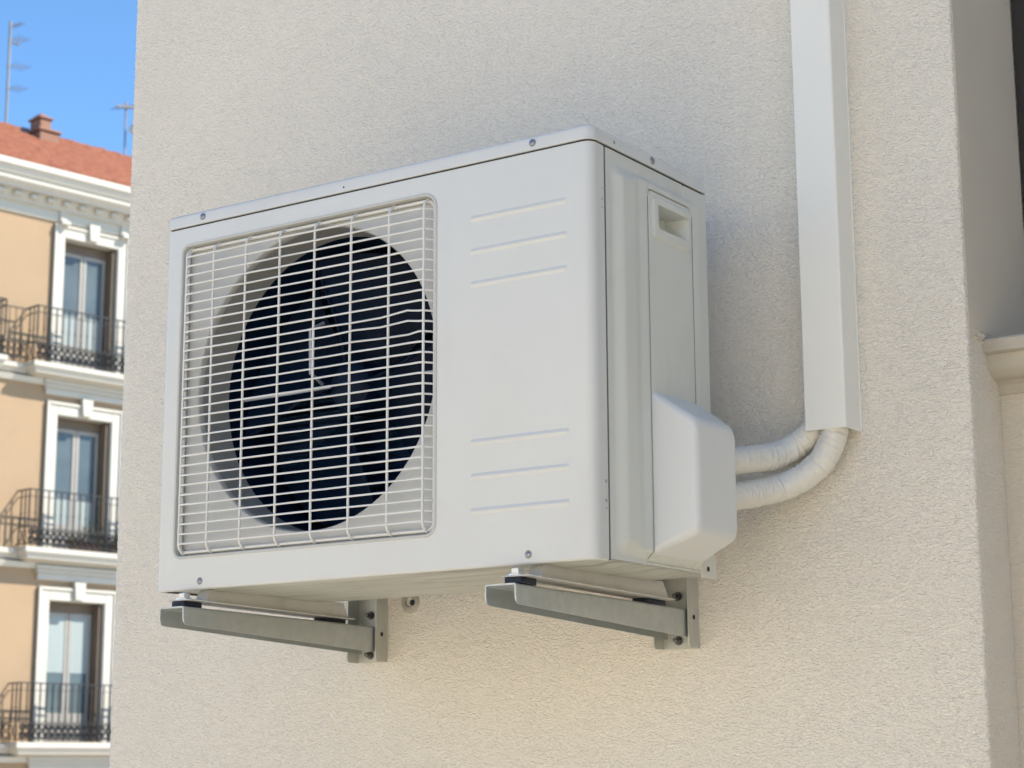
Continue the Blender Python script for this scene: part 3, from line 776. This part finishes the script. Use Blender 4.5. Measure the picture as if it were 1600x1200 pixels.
# facade wall with openings
b = MB()
xs = [FS0]+[q for c in BAYS for q in (c-OW, c+OW)]+[FS1]
zs = [-6.8]+[q for f, h in sorted(zip(FLOORS, HT)) for q in (f+0.02, f+h)]+[11.0]
def inopen(x, z): return any(abs(x-c) < OW for c in BAYS) and any(f < z < f+h for f, h in zip(FLOORS, HT))
b.grid(xs, zs, lambda x, z: (x, 0, z), hole=inopen)
b.add([(FS1, 0, -6.8), (FS1, 11, -6.8), (FS1, 11, 11), (FS1, 0, 11)], [[0, 1, 2, 3]]); b.add([(FS0, 0, -6.8), (FS0, 11, -6.8), (FS0, 11, 11), (FS0, 0, 11)], [[0, 3, 2, 1]]); b.add([(FS0, 11, -6.8), (FS1, 11, -6.8), (FS1, 11, 11), (FS0, 11, 11)], [[0, 3, 2, 1]])
b.build('wall', M['tan'], FB, smooth=0, fixn=False)
# cornice
b = MB()
pf = [(-0.10, 11.04), (-0.58, 11.05), (-0.60, 11.02), (-0.60, 10.93), (-0.55, 10.90), (-0.52, 10.84), (-0.50, 10.80), (-0.46, 10.79), (-0.46, 10.70), (-0.42, 10.66), (-0.36, 10.62), (-0.36, 10.58),
      (-0.20, 10.575), (-0.16, 10.50), (-0.13, 10.46), (-0.13, 10.40), (-0.05, 10.38), (-0.05, 10.20), (-0.015, 10.18), (0.3, 10.18), (0.3, 11.04)]
b.prism([(y, z) for y, z in pf], 0, FS0-0.5, FS1+0.5)
s = FS0
while s < FS1:
    b.box(s, s+0.16, -0.27, -0.13, 10.47, 10.56, 0.015, 1); s += 0.36
b.build('cornice', M['white'], FB, smooth=30)
# roof
b = MB()
nr = 34; eave = (-0.52, 11.055); ridge = (3.0, 12.97)
xs = lins(FS0-0.4, FS1+0.4, 270)
vs = []; fs = []
for j in range(nr+1):
    for e in (0, 1):
        tt = (j-(0 if e == 0 else 0))/nr
        y = eave[0]+(ridge[0]-eave[0])*tt; z = eave[1]+(ridge[1]-eave[1])*tt+(0.045 if e == 0 else 0.0)
        if j == nr and e == 0: continue
        vs += [(x, y, z+0.03*abs(math.sin(x*PI/0.22+j*0.3))+random.uniform(-.006, .006)) for x in xs]
rowsN = len(vs)//len(xs); k = len(xs)
fs = [[j*k+i, j*k+i+1, (j+1)*k+i+1, (j+1)*k+i] for j in range(rowsN-1) for i in range(k-1)]
b.add(vs, fs)
b.add([(FS0-.4, 3.0, 12.97), (FS1+.4, 3.0, 12.97), (FS1+.4, 11.3, 11.0), (FS0-.4, 11.3, 11.0)], [[0, 1, 2, 3]])
s = FS0-.4
while s < FS1:
    b.tube([(s, 3.0, 12.96+random.uniform(-.01, .01)), (s+0.42, 3.0, 12.99+random.uniform(-.01, .01))], 0.11, 8); s += 0.38
roof = b.build('roof', M['tiles'], FB, smooth=25, fixn=False)
# chimney
b = MB(); b.box(0.50, 0.98, 2.4, 2.9, 12.2, 12.90, 0.02, 1); b.box(0.46, 1.02, 2.36, 2.94, 12.90, 12.97, 0.02, 1)
b.box(0.53, 0.80, 2.45, 2.85, 12.97, 13.18, 0.02, 1); b.box(0.49, 0.84, 2.41, 2.89, 13.18, 13.24, 0.02, 1); b.box(0.56, 0.72, 2.5, 2.8, 13.24, 13.31, 0.02, 1)
ch = b.build('chimney', M['brick'], FB, smooth=30); ch.parent = roof
b = MB()
b.tube([(0.20, 2.9, 12.55), (0.20, 2.9, 12.78), (0.25, 2.88, 12.88), (0.36, 2.85, 12.92), (0.46, 2.85, 12.92)], 0.07, 12)
b.build('vent_cowl', M['lead'], FB).parent = roof

# balcony slabs, string mouldings
def slab_prof(z, o):
    return [(0.05, z-0.02), (-o, z), (-o-0.03, z-0.02), (-o-0.03, z-0.10), (-o+0.03, z-0.12), (-o+0.06, z-0.18), (-o+0.12, z-0.20), (-0.12, z-0.24), (-0.07, z-0.34), (0.05, z-0.35)]
for fi, f in enumerate(FLOORS):
    b = MB(); b.prism([(y*1.0, z) for y, z in slab_prof(f-0.02, 0.12)], 0, FS0, FS1)
    b.build('string_course', M['white'], FB, smooth=30)
# window unit prototypes
def window_unit(c, f, h, kind):
    fr = MB()
    # surround: stepped architrave
    for (o, p_, w0) in ((0.0, 0.05, 0.25), (0.19, 0.08, 0.06)):
        a = OW+o
        fr.box(c-a-w0, c-a, -p_, 0.24 if o == 0 else 0.0, f+0.0, f+h+o+w0, 0.008, 1); fr.box(c+a, c+a+w0, -p_, 0.24 if o == 0 else 0.0, f+0.0, f+h+o+w0, 0.008, 1)
        fr.box(c-a, c+a, -p_+0.001, 0.238 if o == 0 else 0.0, f+h+o, f+h+o+w0-0.001, 0.008, 1)
    # keystone and ornament panel over the head
    fr.prism([(c-0.09, f+h+0.03), (c+0.09, f+h+0.03), (c+0.12, f+h+0.36), (c-0.12, f+h+0.36)], 1, -0.13, -0.02)
    if kind != 0:
        z = f+h+0.37
        fr.box(c-OW-0.29, c+OW+0.29, -0.07, 0, z, z+0.13, 0.01, 1)
        fr.box(c-OW-0.33, c+OW+0.31, -0.12, 0, z+0.13, z+0.20, 0.01, 1); fr.box(c-OW-0.37, c+OW+0.33, -0.17, 0, z+0.20, z+0.27, 0.01, 1)
    else:
        for sx in (-OW-0.16, OW+0.02):
            fr.box(c+sx, c+sx+0.16, -0.10, 0, f+h+0.27, 10.40, 0.01, 1); fr.box(c+sx-0.02, c+sx+0.18, -0.20, 0, 10.12, 10.20, 0.01, 1)
    w_ = fr.build('window_surround', M['white'], FB, smooth=30)
    d = MB(); yi = 0.24
    d.box(c-OW, c+OW, yi, yi+0.05, f+h-0.20, f+h, 0.005, 1)
    d.box(c-OW, c-OW+0.09, yi-0.10, yi+0.05, f, f+h-0.2, 0.005, 1)
    d.box(c+OW-0.09, c+OW-0.01, 0.03, yi+0.05, f, f+h-0.02, 0.005, 1)
    sh = d.build('shutter', M['brown'], FB, smooth=30); sh.parent = w_
    s = MB(); top = f+h-0.2
    for (xa, xb) in ((c-OW+0.09, c-0.005), (c+0.005, c+OW-0.10)):
        s.box(xa, xa+0.07, yi, yi+0.05, f+0.02, top, 0.006, 1); s.box(xb-0.07, xb, yi, yi+0.05, f+0.02, top, 0.006, 1)
        s.box(xa+0.07, xb-0.07, yi+0.002, yi+0.05, top-0.07, top); s.box(xa+0.07, xb-0.07, yi+0.002, yi+0.05, f+0.02, f+0.55)
    sa = s.build('sash', M['sash'], FB, smooth=30); sa.parent = w_
    g_ = MB()
    for (xa, xb) in ((c-OW+0.16, c-0.075), (c+0.075, c+OW-0.17)): g_.box(xa-0.005, xb+0.005, yi+0.020, yi+0.026, f+0.54, top-0.06)
    g_.build('pane', M['pane'], FB, smooth=0).parent = w_
    cu = MB()
    z0, z1 = {0: (f+0.54, f+1.15), 1: (f+0.54, f+1.05), 2: (f+1.30, top-0.07), 3: (f+0.54, top-0.1)}[kind]
    for (xa, xb) in ((c-OW+0.16, c-0.075), (c+0.075, c+OW-0.17)): cu.box(xa, xb, yi+0.012, yi+0.0195, z0, z1)
    cu.build('blind', M['curtain'], FB, smooth=0).parent = w_
    return w_
def dup_tree(o, dx):
    c = o.copy(); COL.objects.link(c); c.location = o.location+Vector((dx, 0, 0))
    for ch in o.children:
        d = ch.copy(); COL.objects.link(d); d.parent = c
    return c
for fi, (f, h) in enumerate(zip(FLOORS, HT)):
    w0 = window_unit(BAYS[2], f, h, fi)
    for c in (BAYS[0], BAYS[1], BAYS[3]): dup_tree(w0, c-BAYS[2])

# balconies: slab + railing
def balcony(c, f, o=0.45, hw=1.40):
    b = MB()
    for (dz_, ov) in ((0.0, 0.03), ):
        pass
    outl = lambda e: [(c-hw-e, 0.0), (c-hw-e, -o-e), (c+hw+e, -o-e), (c+hw+e, 0.0)]
    lv = [(f, -0.02), (f-0.015, 0.02), (f-0.10, 0.02), (f-0.115, -0.01), (f-0.15, -0.03), (f-0.17, -0.05), (f-0.21, -0.06), (f-0.225, -0.14), (f-0.26, -0.24)]
    vs = []; 
    for z, e in lv: vs += [(x, min(0.03, y) if y < 0 else 0.03, z) for x, y in outl(e)]
    fs = [[j*4+i, j*4+i+1, j*4+5+i, j*4+4+i] for j in range(len(lv)-1) for i in range(3)]+[[0, 1, 2, 3], [len(lv)*4-4+i for i in (3, 2, 1, 0)]]
    b.add(vs, fs)
    s_ = b.build('balcony', M['white'], FB, smooth=25)
    r_ = MB(); yo = -o+0.03; xa, xb = c-hw+0.04, c+hw-0.04; top = f+1.06
    path = [(xa, 0.0), (xa, yo), (xb, yo), (xb, 0.0)]
    for z, th in ((top, 0.022), (top-0.13, 0.010), (f+0.36, 0.013), (f+0.05, 0.016)):
        for (p, q) in zip(path, path[1:]):
            if p[0] == q[0]: r_.box(p[0]-0.014, p[0]+0.014, min(p[1], q[1]), max(p[1], q[1]), z-th/2, z+th/2)
            else: r_.box(p[0]+0.014, q[0]-0.014, p[1]-0.014, p[1]+0.014, z-th/2, z+th/2)
    def bar(x, y, th=0.015):
        r_.tube([(x, y, f+0.36), (x, y, top)], th, 5)
        r_.lathe([(0.010, -0.03), (0.022, -0.01), (0.022, 0.01), (0.010, 0.03)], (x, y, f+0.62), (0, 0, 1), 6)
    n = 20
    for k in range(n+1):
        x = xa+(xb-xa)*k/n
        bar(x, yo, 0.018 if k in (0, n, n//2) else 0.015)
        if k < n:
            xm = x+(xb-xa)/n/2; rr_ = 0.058
            r_.tube([(xm+rr_*math.cos(2*PI*i/10), yo, f+0.13+rr_*math.sin(2*PI*i/10)) for i in range(10)], 0.016, 4, closed=True)
            r_.tube([(xm+rr_*math.cos(2*PI*i/10), yo, f+0.27+rr_*0.9*math.sin(2*PI*i/10)) for i in range(10)], 0.016, 4, closed=True)
            r_.tube([(xm-0.06, yo, f+0.06), (xm+0.06, yo, f+0.35)], 0.011, 4); r_.tube([(xm+0.06, yo, f+0.06), (xm-0.06, yo, f+0.35)], 0.008, 4)
    for k in (1, 2):
        for x in (xa, xb):
            y = yo*k/3; bar(x, y)
            r_.tube([(x, y+0.05*math.cos(2*PI*i/10), f+0.2+0.12*math.sin(2*PI*i/10)) for i in range(10)], 0.011, 4, closed=True)
    q = r_.build('railing', M['iron'], FB, smooth=0, fixn=False); q.parent = s_
    # posts down to the slab
    return s_
for fi, f in enumerate(FLOORS):
    w0 = balcony(BAYS[2], f)
    for c in (BAYS[0], BAYS[1], BAYS[3]): dup_tree(w0, c-BAYS[2])
# low railings linking the balconies on two of the floors
def link(c0, c1, f, hh):
    r_ = MB(); yo = -0.20
    for z in (f+hh, f+0.36, f+0.05): r_.box(c0, c1, yo-0.012, yo+0.012, z-0.010, z+0.010)
    n = 4
    for k in range(1, n):
        x = c0+(c1-c0)*k/n; r_.tube([(x, yo, f+0.05), (x, yo, f+hh)], 0.008, 5)
    for k in range(4):
        xm = c0+(c1-c0)*(k+.5)/4
        for zz in (0.13, 0.27): r_.tube([(xm+0.058*math.cos(2*PI*i/10), yo, f+zz+0.055*math.sin(2*PI*i/10)) for i in range(10)], 0.012, 4, closed=True)
    return r_.build('link_railing', M['iron'], FB, smooth=0, fixn=False)
for f, hh in ((7.30, 1.0), (0.25, 0.36)):
    for a in (0, 1, 2): link(BAYS[a]+1.43, BAYS[a+1]-1.43, f, hh)

# planters on the middle balcony (own things)
def fb(s_, y, z): a = R(80); return (-25.207+s_*math.cos(a)-y*math.sin(a), 22.2435+s_*math.sin(a)+y*math.cos(a), z)
M['leaf'] = mat('dull_green_leaves', (0.060, 0.072, 0.028), 0.6, var=0.4, vscale=12)
M['clay'] = mat('brown_clay_pot', (0.16, 0.075, 0.04), 0.8)
for (sx, lab, hh) in ((0.30, 'low bushy plant in a brown trough behind the middle balcony railing, nearer the mullion', 0.42), (1.15, 'low bushy plant in a brown trough behind the middle balcony railing, nearer the stucco wall', 0.40)):
    e = empty('potted_plant', fb(sx, -0.22, 3.80)); e.rotation_euler.z = 0; tag(e, lab, 'plant', 'planters on the middle balcony')
    b = MB(); 
    b.box(-0.30, 0.30, -0.09, 0.09, 0.0, 0.20, 0.01, 1); b.v = [fb(sx+x, -0.22+y, 3.80+z) for x, y, z in b.v]; b.build('trough', M['clay'], e)
    b = MB(); rn = random.Random(int(sx*100))
    for k in range(420):
        x = rn.uniform(-0.30, 0.30); y = rn.uniform(-0.10, 0.10); z = 0.2+rn.random()**1.3*hh*(0.55+0.45*math.sin(x*9+sx))*0.9
        a, c, l = rn.random()*6.28, rn.uniform(-1, 1), rn.uniform(0.03, 0.055)
        d1 = Vector((math.cos(a), math.sin(a), c)).normalized()*l; d2 = d1.orthogonal().normalized()*l*0.35
        p = Vector((x, y, z)); q = [p, p+d1*0.5+d2, p+d1, p+d1*0.5-d2]
        b.add([fb(sx+v.x, -0.22+v.y, 3.80+v.z) for v in q], [[0, 1, 2, 3]])
    b.build('foliage', M['leaf'], e, smooth=0, fixn=False)
# antennas on the roof (things of their own), same frame as the building
Mx = FB.matrix_basis
def local_pt(s, y, z):
    a = R(80); return Vector((-25.207+s*math.cos(a)-y*math.sin(a), 22.2435+s*math.sin(a)+y*math.cos(a), z))
b = MB(); P0 = local_pt(0.05, 3.0, 12.95)
def q3(s, y, z): return tuple(local_pt(s, y, z))
b.tube([q3(0.05, 3.0, 12.9), q3(0.04, 3.0, 15.35)], 0.028, 8)
for (z, l) in ((15.25, 0.16), (14.95, 0.36), (14.35, 0.42), (13.85, 0.36)):
    b.tube([q3(0.0, 3.0, z), q3(0.05+l, 2.9, z+0.05)], 0.009, 6)
    for k in range(4): b.tube([q3(0.10+l*k/4, 2.7, z+0.02), q3(0.10+l*k/4, 3.2, z+0.04)], 0.005, 5)
b.tube([q3(0.05, 3.0, 14.9), q3(0.22, 2.95, 14.85), q3(0.24, 2.95, 15.0)], 0.02, 6)
tag(b.build('antenna', M['lead'], None, smooth=50, loc=tuple(P0)), 'tall thin grey rooftop antenna mast left of the chimney', 'antenna', 'rooftop antennas')
b = MB(); P0 = local_pt(3.0, 3.0, 12.95)
b.tube([q3(3.0, 3.0, 12.9), q3(3.0, 3.0, 14.30)], 0.022, 8)
b.tube([q3(2.70, 2.9, 14.10), q3(3.7, 3.1, 14.36)], 0.03, 6)
for k in range(9): b.tube([q3(2.74+k*0.11, 2.72, 14.11+k*0.029), q3(2.74+k*0.11, 3.2, 14.11+k*0.029)], 0.009, 5)
b.lathe([(0.02, 0), (0.14, 0.03), (0.19, 0.08), (0.185, 0.08), (0.02, 0.01)], q3(3.20, 2.8, 13.62), (0.4, -0.6, 0.3), 18)
tag(b.build('antenna', M['lead'], None, smooth=50, loc=tuple(P0)), 'short rooftop antenna with a slanted aerial beside the stucco wall edge', 'antenna', 'rooftop antennas')

# ================================================================== BUILDING ACROSS THE STREET BEHIND THE VIEWER (seen only as light and reflection)
ob = empty('opposite_building', (0, -14, -6.8)); tag(ob, 'cream rendered row building across the street, behind the viewer, seen only in reflections', 'building')
b = MB(); xs = [-24.4]+[q for k in range(16) for q in (-23.2+3*k, -22.1+3*k)]+[26]
zs = [-6.8, -5.4, -3.4, -2.0, 0.2, 1.6, 3.6, 4.6]
b.grid(xs, zs, lambda x, z: (x, -14, z), hole=lambda x, z: any(-23.2+3*k < x < -22.1+3*k for k in range(16)) and any(a < z < c for a, c in ((-5.4, -3.4), (-2.0, 0.2), (1.6, 2.58))))
b.box(-24.4, 26, -22, -14.35, -6.8, 4.6); b.build('wall', M['opp'], ob, smooth=0, fixn=False)
b = MB(); b.box(-24.6, 26.2, -22, -13.75, 4.6, 4.85, 0.03, 1); b.build('cornice', M['white'], ob)
b = MB()
for k in range(16):
    for a, c in ((-5.4, -3.4), (-2.0, 0.2), (1.6, 2.58)): b.box(-23.2+3*k, -22.1+3*k, -14.30, -14.2, a, c)
b.build('window_panes', M['pane'], ob, smooth=0)

for o in bpy.data.objects:
    if '_o' in o: del o['_o']
